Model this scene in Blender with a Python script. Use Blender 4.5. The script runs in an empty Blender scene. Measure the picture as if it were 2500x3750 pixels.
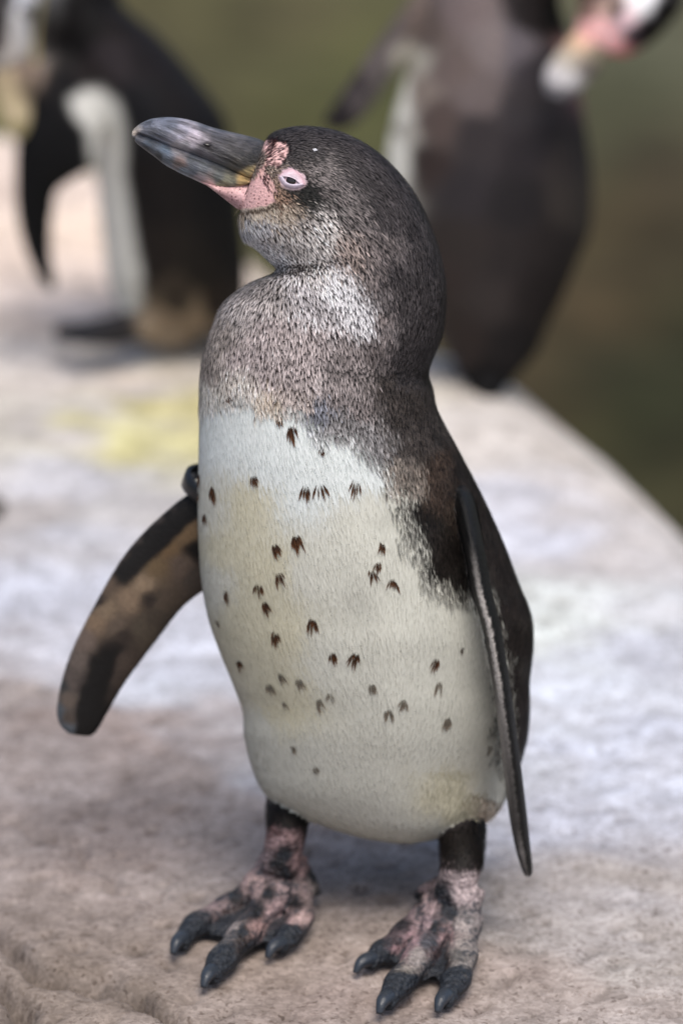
import bpy, math
import numpy as np
from mathutils import Vector, Matrix
from mathutils.bvhtree import BVHTree
from mathutils.kdtree import KDTree

rng = np.random.default_rng(7)
SC = bpy.context.scene
COL = SC.collection
R = math.radians

# ------------------------------------------------------------------ camera
PITCH = R(19.5)
CAM = np.array([0.0, -2.19, 1.02])
FPX = 15000.0                                  # focal length in photo pixels
FW = np.array([0, math.cos(PITCH), -math.sin(PITCH)])
UP = np.array([0, math.sin(PITCH), math.cos(PITCH)])
RT = np.array([1.0, 0, 0])
cd = bpy.data.cameras.new('camera')
cam = bpy.data.objects.new('camera', cd); COL.objects.link(cam)
cam.location = CAM; cam.rotation_euler = (math.pi / 2 - PITCH, 0, 0)
cd.sensor_fit = 'VERTICAL'; cd.sensor_height = 36.0; cd.sensor_width = 24.0
cd.lens = 36.0 * FPX / 3750.0
cd.clip_start = 0.05; cd.clip_end = 500
cd.dof.use_dof = True; cd.dof.focus_distance = 2.218; cd.dof.aperture_fstop = 3.9
SC.camera = cam

# ------------------------------------------------------------------ sky, sun, exposure
SUN = np.array([0.10, -0.42, 0.90]); SUN /= np.linalg.norm(SUN)
w = bpy.data.worlds.new('World'); SC.world = w; w.use_nodes = True
nt = w.node_tree
sky = nt.nodes.new('ShaderNodeTexSky'); sky.sky_type = 'NISHITA'; sky.sun_disc = False
sky.sun_elevation = math.asin(SUN[2]); sky.sun_rotation = math.atan2(SUN[0], SUN[1])
sky.air_density = 1.0; sky.dust_density = 4.0; sky.ozone_density = 1.0
bg = nt.nodes['Background']; bg.inputs['Strength'].default_value = 0.10
nt.links.new(sky.outputs[0], bg.inputs[0])
sl = bpy.data.lights.new('sun', 'SUN'); sl.energy = 1.5; sl.angle = R(35); sl.color = (1.0, 0.955, 0.90)
so = bpy.data.objects.new('sun', sl); COL.objects.link(so)
so.rotation_euler = Vector(SUN).to_track_quat('Z', 'Y').to_euler()
vs = SC.view_settings
vs.view_transform = 'Standard'; vs.look = 'None'; vs.exposure = 0.68; vs.gamma = 1.0
vs.use_curve_mapping = False
SC.cycles.use_denoising = True
SC.cycles.max_bounces = 6
SC.cycles.sample_clamp_indirect = 8

# ------------------------------------------------------------------ helpers
V = 2500 / 1568.0

def ray(px, py):
    px = np.asarray(px, float); py = np.asarray(py, float)
    return FW + RT * ((px - 1250) / FPX)[..., None] + UP * ((1875 - py) / FPX)[..., None]

def at_y(px, py, Y):
    r = ray(px, py); t = (np.asarray(Y) - CAM[1]) / r[..., 1]
    return CAM + r * t[..., None]

def at_z(px, py, Z):
    r = ray(px, py); t = (np.asarray(Z) - CAM[2]) / r[..., 2]
    return CAM + r * t[..., None]

def to_px(P):
    d = P - CAM; z = d @ FW
    return np.stack([1250 + FPX * (d @ RT) / z, 1875 - FPX * (d @ UP) / z], -1)

def lin(c):
    c = np.asarray(c, float) / 255.0
    return np.where(c <= 0.04045, c / 12.92, ((c + 0.055) / 1.055) ** 2.4)

def alb(c):
    """photo value -> albedo, dark plumage deepened"""
    c = lin(c); l = c.mean(-1, keepdims=True)
    return c * (.42 + .58 * np.clip(l / .42, 0, 1) ** .75)

def unit(v):
    return v / np.maximum(np.linalg.norm(v, axis=-1, keepdims=True), 1e-12)

def noise(P, scale, seed, octaves=3):
    """cheap smooth noise in about -1..1"""
    r = np.random.default_rng(seed); out = np.zeros(len(P)); a = 1.0; tot = 0
    for o in range(octaves):
        for k in range(4):
            d = unit(r.normal(size=P.shape[1])) * scale * (2 ** o)
            out += a * np.sin(P @ d * 6.283 * (0.7 + 0.6 * r.random()) + r.random() * 6.283)
        tot += a * 2.0; a *= 0.55
    return out / tot

def idw(pts, vals, q, power=4.0, k=0.0):
    pts = np.asarray(pts, float); vals = np.asarray(vals, float); out = np.empty((len(q), vals.shape[1]))
    for s in range(0, len(q), 40000):
        d2 = ((q[s:s + 40000, None, :] - pts[None]) ** 2).sum(-1) + 1.0 + k
        wgt = d2 ** (-power / 2)
        out[s:s + 40000] = (wgt @ vals) / wgt.sum(1, keepdims=True)
    return out

def in_poly(q, poly):
    poly = np.asarray(poly, float); x, y = q[:, 0], q[:, 1]; ins = np.zeros(len(q), bool); dist = np.full(len(q), 1e9)
    for i in range(len(poly)):
        x1, y1 = poly[i]; x2, y2 = poly[(i + 1) % len(poly)]
        c = ((y1 > y) != (y2 > y)) & (x < (x2 - x1) * (y - y1) / (y2 - y1 + 1e-12) + x1)
        ins ^= c
        e = np.array([x2 - x1, y2 - y1]); t = np.clip(((x - x1) * e[0] + (y - y1) * e[1]) / (e @ e), 0, 1)
        dist = np.minimum(dist, np.hypot(x - x1 - t * e[0], y - y1 - t * e[1]))
    return np.where(ins, dist, -dist)          # positive inside

def spline(X, n):
    """Catmull-Rom through the rows of X, n samples"""
    X = np.asarray(X, float); m = len(X)
    P = np.vstack([2 * X[0] - X[1], X, 2 * X[-1] - X[-2]])
    t = np.linspace(0, m - 1 - 1e-9, n); i = t.astype(int); f = (t - i)[:, None]
    p0, p1, p2, p3 = P[i], P[i + 1], P[i + 2], P[i + 3]
    return 0.5 * (2 * p1 + (p2 - p0) * f + (2 * p0 - 5 * p1 + 4 * p2 - p3) * f * f + (3 * p1 - p0 - 3 * p2 + p3) * f ** 3)

class Build:
    def __init__(s): s.v = []; s.f = []; s.n = 0
    def add(s, v, f):
        s.v.append(np.asarray(v, float)); s.f += [tuple(int(a) + s.n for a in q) for q in f]; s.n += len(v)
    def verts(s): return np.vstack(s.v)

def tube_faces(nr, ns):
    f = []
    for i in range(nr - 1):
        for j in range(ns):
            k = (j + 1) % ns
            f.append((i * ns + j, i * ns + k, (i + 1) * ns + k, (i + 1) * ns + j))
    return f

def ring_mesh(rings):
    """closed tube from an (nr, ns, 3) array"""
    nr, ns, _ = rings.shape
    v = rings.reshape(-1, 3); f = tube_faces(nr, ns)
    v = np.vstack([v, rings[0].mean(0), rings[-1].mean(0)])
    a, b = nr * ns, nr * ns + 1
    for j in range(ns):
        k = (j + 1) % ns
        f.append((a, k, j)); f.append((b, (nr - 1) * ns + j, (nr - 1) * ns + k))
    return v, f

def loft(rows, n, ns, px=1.0, expo=None):
    """rows: ax ay bx by Y half_front half_back ; ring between outline points a and b at depth plane Y"""
    X = spline(rows, n); th = np.linspace(0, 2 * math.pi, ns, endpoint=False)
    A = at_y(X[:, 0] * px, X[:, 1] * px, X[:, 4]); B = at_y(X[:, 2] * px, X[:, 3] * px, X[:, 4])
    C = (A + B) / 2; ax = (B - A) / 2
    d = unit(C - CAM); u = unit(ax); d = unit(d - (d * u).sum(1, keepdims=True) * u)
    c, s = np.cos(th), np.sin(th)
    rings = np.empty((n, ns, 3))
    for i in range(n):
        e = 2.0 if expo is None else expo(i / (n - 1))
        q = np.where((c > 0) & (s < 0), e, 2.0)
        cc = np.sign(c) * np.abs(c) ** (2 / q); ss = np.sign(s) * np.abs(s) ** (2 / q)
        h = np.where(s < 0, X[i, 5], X[i, 6])
        rings[i] = C[i] + cc[:, None] * ax[i] + (ss * h)[:, None] * d[i]
    return ring_mesh(rings)

def sweep(P, rad, ns=16, flat=1.0, up=(0, 0, 1)):
    """round tube along points P; flat squashes it along up"""
    P = np.asarray(P, float); rad = np.asarray(rad, float)
    T = unit(np.gradient(P, axis=0)); upv = np.asarray(up, float)
    S = unit(np.cross(T, upv)); N = unit(np.cross(S, T))
    th = np.linspace(0, 2 * math.pi, ns, endpoint=False)
    rings = P[:, None] + rad[:, None, None] * (np.cos(th)[None, :, None] * S[:, None] + flat * np.sin(th)[None, :, None] * N[:, None])
    return ring_mesh(rings)

def mesh_obj(name, v, f, mat=None, parent=None, smooth=True, col=None, attrs=None):
    me = bpy.data.meshes.new(name)
    me.from_pydata(np.asarray(v).tolist(), [], f if isinstance(f, list) else f.tolist()); me.update()
    return finish(name, me, mat, parent, smooth, col, attrs)

def finish(name, me, mat, parent, smooth=True, col=None, attrs=None):
    if col is not None:
        a = me.color_attributes.new('Col', 'FLOAT_COLOR', 'POINT')
        a.data.foreach_set('color', np.hstack([col, np.ones((len(col), 1))]).astype(np.float32).ravel())
    for k, val in (attrs or {}).items():
        a = me.attributes.new(k, 'FLOAT', 'POINT'); a.data.foreach_set('value', np.asarray(val, np.float32))
    me.polygons.foreach_set('use_smooth', [smooth] * len(me.polygons))
    o = bpy.data.objects.new(name, me); COL.objects.link(o)
    if mat: me.materials.append(mat)
    if parent is not None:
        o.parent = parent; o.matrix_parent_inverse = Matrix.Translation(-Vector(parent.location))
    return o

def remesh(build, voxel, smooth):
    me = bpy.data.meshes.new('tmp'); me.from_pydata(build.verts().tolist(), [], build.f); me.update()
    o = bpy.data.objects.new('tmp', me); COL.objects.link(o)
    m = o.modifiers.new('r', 'REMESH'); m.mode = 'VOXEL'; m.voxel_size = voxel
    s = o.modifiers.new('s', 'SMOOTH'); s.factor = 0.5; s.iterations = smooth
    dg = bpy.context.evaluated_depsgraph_get()
    out = bpy.data.meshes.new_from_object(o.evaluated_get(dg))
    bpy.data.objects.remove(o); bpy.data.meshes.remove(me)
    return out

def mesh_arrays(me):
    n = len(me.vertices); v = np.empty(n * 3, np.float32); me.vertices.foreach_get('co', v)
    nn = np.empty(n * 3, np.float32); me.vertices.foreach_get('normal', nn)
    me.calc_loop_triangles(); t = np.empty(len(me.loop_triangles) * 3, np.int32); me.loop_triangles.foreach_get('vertices', t)
    return v.reshape(-1, 3).astype(float), nn.reshape(-1, 3).astype(float), t.reshape(-1, 3)

def empty(name, loc):
    o = bpy.data.objects.new(name, None); COL.objects.link(o); o.location = loc; o.empty_display_size = 0.05
    return o

def tag(o, label=None, cat=None, group=None, kind=None):
    for k, val in (('label', label), ('category', cat), ('group', group), ('kind', kind)):
        if val: o[k] = val
    return o

# ------------------------------------------------------------------ materials
def material(name, rough=0.6, spec=0.3, col='attr', build=None, sheen=0.0):
    m = bpy.data.materials.new(name); m.use_nodes = True; t = m.node_tree; b = t.nodes['Principled BSDF']
    b.inputs['Roughness'].default_value = rough; b.inputs['Specular IOR Level'].default_value = spec
    if sheen: b.inputs['Sheen Weight'].default_value = sheen; b.inputs['Sheen Roughness'].default_value = 0.4
    if isinstance(col, str):
        a = t.nodes.new('ShaderNodeAttribute'); a.attribute_name = 'Col'; src = a.outputs['Color']
        if build: src = build(t, b, src) or src
        t.links.new(src, b.inputs['Base Color'])
    else:
        b.inputs['Base Color'].default_value = (*lin(col), 1)
        if build: build(t, b, None)
    return m

def nz(t, scale, detail=4, rough=0.55, vec=None, stretch=None):
    tc = t.nodes.new('ShaderNodeTexCoord'); n = t.nodes.new('ShaderNodeTexNoise')
    n.inputs['Scale'].default_value = scale; n.inputs['Detail'].default_value = detail; n.inputs['Roughness'].default_value = rough
    if stretch is not None:
        mp = t.nodes.new('ShaderNodeMapping'); mp.vector_type = 'TEXTURE'
        mp.inputs['Rotation'].default_value = stretch[0]; mp.inputs['Scale'].default_value = stretch[1]
        t.links.new(tc.outputs['Object'], mp.inputs['Vector']); t.links.new(mp.outputs[0], n.inputs['Vector'])
    else:
        t.links.new(tc.outputs['Object'], n.inputs['Vector'])
    return n

def ramp(t, fac, a, b, ca, cb):
    r = t.nodes.new('ShaderNodeValToRGB'); t.links.new(fac, r.inputs[0])
    r.color_ramp.elements[0].position = a; r.color_ramp.elements[1].position = b
    r.color_ramp.elements[0].color = (*ca, 1) if len(ca) == 3 else ca
    r.color_ramp.elements[1].color = (*cb, 1) if len(cb) == 3 else cb
    return r.outputs[0]

def mul(t, a, b, fac=1.0):
    m = t.nodes.new('ShaderNodeMix'); m.data_type = 'RGBA'; m.blend_type = 'MULTIPLY'
    m.inputs[0].default_value = fac; t.links.new(a, m.inputs[6]); t.links.new(b, m.inputs[7]); return m.outputs[2]

def bump(t, b, h, dist, strength=1.0):
    n = t.nodes.new('ShaderNodeBump'); n.inputs['Distance'].default_value = dist; n.inputs['Strength'].default_value = strength
    t.links.new(h, n.inputs['Height']); t.links.new(n.outputs[0], b.inputs['Normal'])

def b_rock(t, b, src):
    n1 = nz(t, 9, 5); n2 = nz(t, 42, 4, 0.5); n3 = nz(t, 150, 2, 0.5)
    tc = t.nodes.new('ShaderNodeTexCoord'); vo = t.nodes.new('ShaderNodeTexVoronoi'); vo.inputs['Scale'].default_value = 430
    wv = t.nodes.new('ShaderNodeVectorMath'); wv.operation = 'MULTIPLY_ADD'; wv.inputs[1].default_value = (.006, .006, .006)
    t.links.new(nz(t, 320, 2).outputs['Color'], wv.inputs[0]); t.links.new(tc.outputs['Object'], wv.inputs[2]); t.links.new(wv.outputs[0], vo.inputs['Vector'])
    sp = t.nodes.new('ShaderNodeSeparateColor'); t.links.new(vo.outputs['Color'], sp.inputs[0])
    c = mul(t, src, ramp(t, n1.outputs[0], 0.32, 0.68, (.82, .80, .785), (1.1, 1.1, 1.11)))
    c = mul(t, c, ramp(t, n2.outputs[0], 0.34, 0.66, (.78, .765, .75), (1.12, 1.12, 1.12)))
    c = mul(t, c, ramp(t, sp.outputs[0], 0.0, 1.0, (.76, .745, .73), (1.2, 1.2, 1.2)))
    c = mul(t, c, ramp(t, sp.outputs[1], 0.90, 0.94, (1, 1, 1), (.60, .57, .55)))
    ad = t.nodes.new('ShaderNodeMath'); ad.operation = 'ADD'
    t.links.new(n2.outputs[0], ad.inputs[0]); t.links.new(n3.outputs[0], ad.inputs[1])
    bump(t, b, ad.outputs[0], 0.0012)
    return c
def b_skin(t, b, src):
    """body skin under the feathers: pores on the bare patches, grain elsewhere"""
    tc = t.nodes.new('ShaderNodeTexCoord'); vo = t.nodes.new('ShaderNodeTexVoronoi'); vo.inputs['Scale'].default_value = 480
    vo.inputs['Randomness'].default_value = 0.5
    t.links.new(tc.outputs['Object'], vo.inputs['Vector'])
    dots = ramp(t, vo.outputs['Distance'], 0.17, 0.30, (.25, .17, .18), (1, 1, 1))
    at = t.nodes.new('ShaderNodeAttribute'); at.attribute_name = 'pores'
    m = t.nodes.new('ShaderNodeMix'); m.data_type = 'RGBA'; m.blend_type = 'MULTIPLY'
    t.links.new(at.outputs['Fac'], m.inputs[0]); t.links.new(src, m.inputs[6]); t.links.new(dots, m.inputs[7])
    n = nz(t, 700, 3)
    c = mul(t, m.outputs[2], ramp(t, n.outputs[0], 0.35, 0.65, (.78, .78, .78), (1.14, 1.14, 1.14)))
    vs2 = t.nodes.new('ShaderNodeTexVoronoi'); vs2.inputs['Scale'].default_value = 330; t.links.new(tc.outputs['Object'], vs2.inputs['Vector'])
    at2 = t.nodes.new('ShaderNodeAttribute'); at2.attribute_name = 'scaly'
    mm = t.nodes.new('ShaderNodeMath'); mm.operation = 'MULTIPLY'; t.links.new(vs2.outputs['Distance'], mm.inputs[0]); t.links.new(at2.outputs['Fac'], mm.inputs[1])
    mm2 = t.nodes.new('ShaderNodeMath'); mm2.operation = 'MULTIPLY_ADD'; mm2.inputs[1].default_value = -2.2; t.links.new(mm.outputs[0], mm2.inputs[0]); t.links.new(n.outputs[0], mm2.inputs[2])
    bump(t, b, mm2.outputs[0], 0.0008, 0.9)
    return c
def b_bill(t, b, src):
    ang = math.atan2(-(430 - 300), 280)
    n = nz(t, 60, 6, 0.7, stretch=((0, R(23), 0), (3.2, 0.22, 0.22)))
    n2 = nz(t, 160, 4)
    c = mul(t, src, ramp(t, n.outputs[0], 0.36, 0.62, (.34, .34, .34), (1.55, 1.55, 1.58)))
    c = mul(t, c, ramp(t, n2.outputs[0], 0.35, 0.7, (.72, .72, .72), (1.25, 1.25, 1.25)))
    bump(t, b, n.outputs[0], 0.003, 1.0)
    return c
def b_grain(t, b, src):
    n = nz(t, 260, 4)
    bump(t, b, n.outputs[0], 0.001, 0.6)
    return mul(t, src, ramp(t, n.outputs[0], 0.35, 0.65, (.8, .8, .8), (1.15, 1.15, 1.15)))

M = {}
M['rock'] = material('pale_rock', 0.85, 0.25, build=b_rock)
M['skin'] = material('bird_skin', 0.6, 0.25, build=b_skin)
M['feather'] = material('feathers', 0.55, 0.18)
M['bill'] = material('horn', 0.34, 0.5, build=b_bill)
M['plumage'] = material('blurred_plumage', 0.65, 0.12, build=b_grain)
M['claw'] = material('claw', 0.4, 0.5, (44, 50, 58), build=lambda t, b, s: bump(t, b, nz(t, 300, 3).outputs[0], 0.0006))
M['lid'] = material('eyelid', 0.5, 0.35, build=b_grain)
M['eye'] = material('eyeball', 0.06, 0.6, (34, 24, 22))
M['pupil'] = material('pupil', 0.05, 0.6, (6, 5, 5))
M['band'] = material('band', 0.35, 0.5, (16, 18, 22), build=lambda t, b, s: bump(t, b, nz(t, 200, 3).outputs[0], 0.0005))
M['stone'] = material('stone', 0.85, 0.2, (92, 88, 84), build=lambda t, b, s: bump(t, b, nz(t, 60, 5).outputs[0], 0.004))

# ------------------------------------------------------------------ the rock
def rock_z(x, y):
    P = np.stack([x, y], -1)
    far = np.clip((np.hypot(x, y + 0.05) - 0.22) / 0.5, 0, 1)
    z = 0.0016 * noise(P, 9, 11) + 0.012 * noise(P, 1.6, 12) * far + 0.0035 * noise(P, 5, 13) * (0.35 + 0.65 * far)
    return z

edge_px = [(-400, 150), (0, 340), (450, 440), (925, 690), (1500, 1000), (1980, 1215), (2180, 1320), (2500, 1570), (2900, 1900)]
edge = at_z([p[0] for p in edge_px], [p[1] for p in edge_px], 0.0)[:, :2]
edge = np.vstack([[-5.0, 3.4], edge, edge[-1] + (edge[-1] - edge[-2]) / np.linalg.norm(edge[-1] - edge[-2]) * 4])
plate = np.vstack([edge, [6, -4], [-6, -4]])

cracks = [[(-60, 3380), (60, 3470), (150, 3560), (300, 3600), (420, 3620), (540, 3690), (700, 3760)],
          [(-40, 3590), (60, 3680), (130, 3790)],
          [(-40, 2990), (40, 3020), (160, 3070), (300, 3120), (420, 3230), (560, 3290)],
          [(300, 3600), (360, 3560), (430, 3580)]]
def build_rock():
    u = np.linspace(-1, 1, 470); x = 0.62 * np.sinh(u * 3.2) / np.sinh(3.2) * 5.2
    t = np.linspace(-1, 1, 520); y = -0.05 + 0.62 * np.sinh(t * 3.2) / np.sinh(3.2) * 5.6
    X, Y = np.meshgrid(x, y); P = np.stack([X.ravel(), Y.ravel()], -1)
    wob = np.stack([noise(P, 1.2, 21), noise(P, 1.2, 22)], -1) * 0.02
    s = in_poly(P + wob, plate)
    z = rock_z(P[:, 0], P[:, 1])
    r = 0.16
    q = np.clip((r - s) / r, 0, None)
    z = z - np.where(q < 1, 0.09 * q ** 2.2, 0.09 + (q - 1) * 0.5 )
    z = np.maximum(z, -1.4)
    crack_shade = np.zeros(len(P))
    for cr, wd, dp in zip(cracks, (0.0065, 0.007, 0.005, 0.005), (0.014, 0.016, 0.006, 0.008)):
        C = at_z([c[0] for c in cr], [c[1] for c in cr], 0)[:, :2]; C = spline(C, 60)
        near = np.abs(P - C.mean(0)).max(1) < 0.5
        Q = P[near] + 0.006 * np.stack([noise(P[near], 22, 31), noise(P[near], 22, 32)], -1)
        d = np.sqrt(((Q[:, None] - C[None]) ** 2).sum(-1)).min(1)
        z[near] -= dp * np.exp(-(d / wd) ** 2); crack_shade[near] = np.maximum(crack_shade[near], np.exp(-(d / wd / 1.2) ** 2) * min(1, dp / .02))
    f = []
    nx, ny = len(x), len(y)
    i = np.arange(nx * ny).reshape(ny, nx)
    F = np.stack([i[:-1, :-1], i[:-1, 1:], i[1:, 1:], i[1:, :-1]], -1).reshape(-1, 4)
    cp = [(100, 1300, 205, 200, 196), (300, 1500, 196, 193, 194), (590, 1440, 196, 190, 140), (660, 1460, 204, 198, 140), (680, 1620, 204, 200, 148), (560, 1340, 190, 186, 184),
          (100, 1900, 176, 172, 170), (300, 1750, 198, 200, 208), (200, 2150, 196, 201, 213), (50, 2250, 186, 189, 198), (650, 2350, 198, 203, 214),
          (800, 2500, 200, 206, 216), (100, 2500, 168, 158, 152), (400, 2700, 166, 153, 147), (800, 2800, 168, 157, 151), (200, 3000, 154, 143, 138),
          (600, 3100, 166, 153, 146), (200, 3400, 156, 145, 138), (1000, 3500, 166, 153, 144), (300, 3650, 150, 138, 128), (1200, 3050, 170, 160, 154),
          (1300, 3300, 172, 161, 154), (1500, 3400, 170, 157, 148), (1400, 3600, 172, 158, 151), (2000, 3650, 180, 169, 162), (2300, 3500, 186, 180, 174),
          (1900, 3300, 176, 171, 168), (2100, 3000, 190, 194, 206), (2300, 2800, 198, 204, 217), (2100, 2500, 203, 209, 218), (2000, 2300, 208, 215, 212),
          (2400, 2400, 192, 196, 206), (2200, 2000, 198, 195, 194), (2300, 1800, 202, 197, 192), (1900, 1900, 206, 210, 221), (1900, 1600, 208, 204, 199),
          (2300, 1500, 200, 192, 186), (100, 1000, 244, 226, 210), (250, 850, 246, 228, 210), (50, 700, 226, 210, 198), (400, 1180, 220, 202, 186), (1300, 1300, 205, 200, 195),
          (1700, 2900, 200, 206, 216), (1300, 2600, 195, 195, 198)]
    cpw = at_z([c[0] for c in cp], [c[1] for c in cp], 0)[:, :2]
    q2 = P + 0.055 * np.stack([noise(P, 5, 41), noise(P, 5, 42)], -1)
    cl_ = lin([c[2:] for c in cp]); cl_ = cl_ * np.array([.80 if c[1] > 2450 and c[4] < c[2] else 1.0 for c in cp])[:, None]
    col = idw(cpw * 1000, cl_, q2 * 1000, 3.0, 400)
    col = col * (1 - .6 * crack_shade[:, None])  # shade inside the cracks painted in by darkening the rock colour
    pit = np.clip(noise(P, 34, 43, 2) * 2.2 - 1.25, 0, 1); z = z - .003 * pit; col = col * (1 - .28 * pit[:, None])
    down = np.clip((-z - 0.12) / 0.25, 0, 1)[:, None]
    col = col * (1 - down) + lin((70, 66, 52)) * down
    v = np.stack([P[:, 0], P[:, 1], z], -1)
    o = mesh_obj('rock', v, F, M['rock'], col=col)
    tag(o, kind='structure')
build_rock()

# ------------------------------------------------------------------ bank below and behind the rock
def b_bank(t, b, src):
    n = nz(t, 0.9, 5); n2 = nz(t, 6, 5)
    return mul(t, src, ramp(t, n2.outputs[0], 0.3, 0.7, (.6, .6, .6), (1.3, 1.3, 1.25)))
M['bank'] = material('mossy_bank', 0.9, 0.1, build=b_bank)
def build_bank():
    x = np.linspace(-14, 14, 160); y = np.linspace(0.2, 30, 170) ** 1.0
    X, Y = np.meshgrid(x, y); P = np.stack([X.ravel(), Y.ravel()], -1)
    z = -1.0 + 0.10 * noise(P, 0.35, 51) + 0.05 * noise(P, 1.3, 52) + 0.16 * np.clip(P[:, 1] - 6.5, 0, None)
    v = np.stack([P[:, 0], P[:, 1], z], -1); px = to_px(v)
    cp = [(700, 100, 78, 80, 56), (900, 300, 82, 84, 56), (1100, 80, 86, 86, 62), (1250, 300, 80, 88, 54), (2450, 150, 98, 104, 84), (2300, 300, 76, 82, 62), (2200, 500, 70, 74, 54),
          (2400, 700, 70, 66, 50), (2400, 900, 62, 60, 44), (2200, 1000, 72, 68, 48), (2350, 1200, 50, 55, 36), (2450, 1400, 40, 48, 27), (2100, 1150, 84, 72, 50), (600, 300, 78, 78, 58), (0, 300, 150, 140, 96), (0, 470, 50, 76, 40),  # darkest points, next to the rock edge, paint in its shadow
          (1250, -300, 92, 98, 70), (2400, -200, 100, 104, 86), (200, -300, 92, 98, 70), (-800, 300, 80, 86, 60), (3300, 500, 72, 76, 54)]
    col = idw([c[:2] for c in cp], lin([c[2:] for c in cp]) * [.86, .76, .78], px + 60 * np.stack([noise(P, 0.6, 53), noise(P, 0.6, 54)], -1), 3.0, 3000)
    nx, ny = len(x), len(y); i = np.arange(nx * ny).reshape(ny, nx)
    F = np.stack([i[:-1, :-1], i[:-1, 1:], i[1:, 1:], i[1:, :-1]], -1).reshape(-1, 4)
    tag(mesh_obj('grass_bank', v, F, M['bank'], col=col), kind='structure')
build_bank()

# ------------------------------------------------------------------ the standing penguin: body in one surface
body_rows = [  # left outline, right outline (view px), depth plane, half depth front, back
    (566, 470, 604, 352, -.004, .010, .010), (553, 480, 608, 326, -.004, .017, .017), (552, 508, 640, 303, -.004, .0235, .0235), (561, 541, 706, 294, -.004, .029, .029),
    (588, 567, 790, 311, -.004, .032, .032), (617, 595, 872, 359, -.003, .036, .036), (634, 614, 945, 440, -.002, .040, .040),
    (624, 630, 994, 540, 0, .044, .044), (574, 652, 1018, 630, 0, .047, .047), (521, 693, 1021, 700, 0, .050, .050),
    (491, 748, 1012, 770, 0, .054, .054), (471, 808, 984, 846, 0, .058, .058), (462, 870, 991, 893, 0, .062, .062),
    (459, 950, 1006, 950, 0, .066, .066), (457, 1050, 1056, 1045, 0, .073, .073), (455, 1150, 1110, 1150, 0, .078, .078),
    (457, 1250, 1155, 1250, 0, .082, .082), (463, 1330, 1185, 1330, 0, .084, .084), (477, 1410, 1216, 1410, 0, .085, .085),
    (499, 1480, 1222, 1480, 0, .086, .086), (535, 1570, 1214, 1562, 0, .085, .085), (556, 1630, 1214, 1625, 0, .083, .083),
    (562, 1690, 1209, 1690, 0, .080, .080), (577, 1755, 1193, 1752, 0, .075, .075), (604, 1815, 1168, 1815, -.002, .067, .067),
    (660, 1860, 1138, 1866, -.006, .056, .056), (740, 1896, 1090, 1900, -.010, .044, .044), (820, 1921, 1020, 1922, -.014, .028, .028), (890, 1934, 960, 1934, -.016, .012, .012)]
comps = []
main = Build()
def comp(vf, label):
    v, f = vf; main.add(v, f); comps.append((np.asarray(v), label))
def ex(t):
    a = np.clip((t - 0.45) / 0.1, 0, 1) * np.clip((0.98 - t) / 0.15, 0, 1)
    return 2.0 - 0.5 * a
comp(loft(body_rows, 240, 150, V, ex), 0)
# bird's right flipper, held out
wingR = [(560, 1105, 585, 1320, .03, .006, .006), (500, 1100, 530, 1335, .034, .0075, .0075), (452, 1122, 482, 1350, .036, .008, .008), (400, 1158, 440, 1377, .036, .008, .008), (332, 1220, 405, 1412, .036, .0075, .0075),
         (285, 1275, 372, 1456, .034, .007, .007), (250, 1330, 343, 1494, .032, .0065, .0065), (222, 1380, 316, 1530, .030, .006, .006),
         (190, 1440, 290, 1566, .028, .0055, .0055), (162, 1500, 268, 1602, .026, .005, .005), (142, 1560, 248, 1638, .024, .0045, .0045),
         (131, 1618, 232, 1666, .022, .004, .004), (135, 1662, 221, 1683, .021, .0035, .0035), (158, 1686, 208, 1692, .020, .0025, .0025)]
comp(loft(wingR, 90, 40, V), 1)
# bird's left flipper, hanging edge-on
wl = [(1020, 1080, 1050, 1075, .0, .012), (1040, 1150, 1084, 1140, -.022, .020), (1056, 1215, 1100, 1205, -.037, .022), (1070, 1275, 1112, 1265, -.048, .022), (1086, 1370, 1130, 1362, -.053, .022), (1107, 1440, 1148, 1434, -.055, .022),
      (1122, 1520, 1162, 1515, -.056, .022), (1134, 1600, 1174, 1596, -.056, .022), (1146, 1690, 1186, 1686, -.055, .021), (1157, 1780, 1198, 1777, -.053, .020),
      (1168, 1870, 1209, 1867, -.050, .018), (1182, 1945, 1217, 1942, -.047, .015), (1195, 1990, 1222, 1988, -.045, .011), (1205, 2014, 1221, 2013, -.044, .006)]
comp(loft([(*r, r[-1]) for r in wl], 110, 36, V), 2)
# tail behind
comp(loft([(930, 1700, 1150, 1690, .050, .03, .03), (960, 1780, 1150, 1775, .070, .022, .02), (985, 1850, 1110, 1845, .085, .012, .012), (1010, 1900, 1085, 1896, .095, .006, .006)], 40, 30, V), 4)
# legs and feet
Z6 = lambda x, y: (550 + x / 1.206, 2800 + y / 1.206)
def leg(px_top, px_mid, px_ank, z_ank, rads):
    a = at_z(*Z6(*px_ank), z_ank); b = at_y(*Z6(*px_mid), a[1] + .004); c = at_y(*Z6(*px_top), a[1] + .032)
    P = spline([c, b, a, a + (a - b) * .25], 40); comp(sweep(P, np.interp(np.linspace(0, 1, 40), np.linspace(0, 1, len(rads)), rads), 24, up=(0, 1, 0)), 3)
leg((615, 80), (605, 270), (575, 440), .036, (.014, .0125, .0115, .0115, .009))
leg((1370, 250), (1375, 420), (1350, 540), .036, (.014, .0125, .0115, .0115, .009))
toes = []
def toe(pts, rads, claw=True):
    P = np.array([at_z(*Z6(x, y), z) for x, y, z in pts]); n = 46
    Q = spline(P, n); rr = spline(np.array(rads)[:, None], n)[:, 0]
    rr = rr * .90 * (1 + 0.085 * np.sin(np.linspace(0, 1, n) * 26 + .8))
    comp(sweep(Q, rr, 20, 0.85), 3); toes.append((Q, rr, claw))
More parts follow.
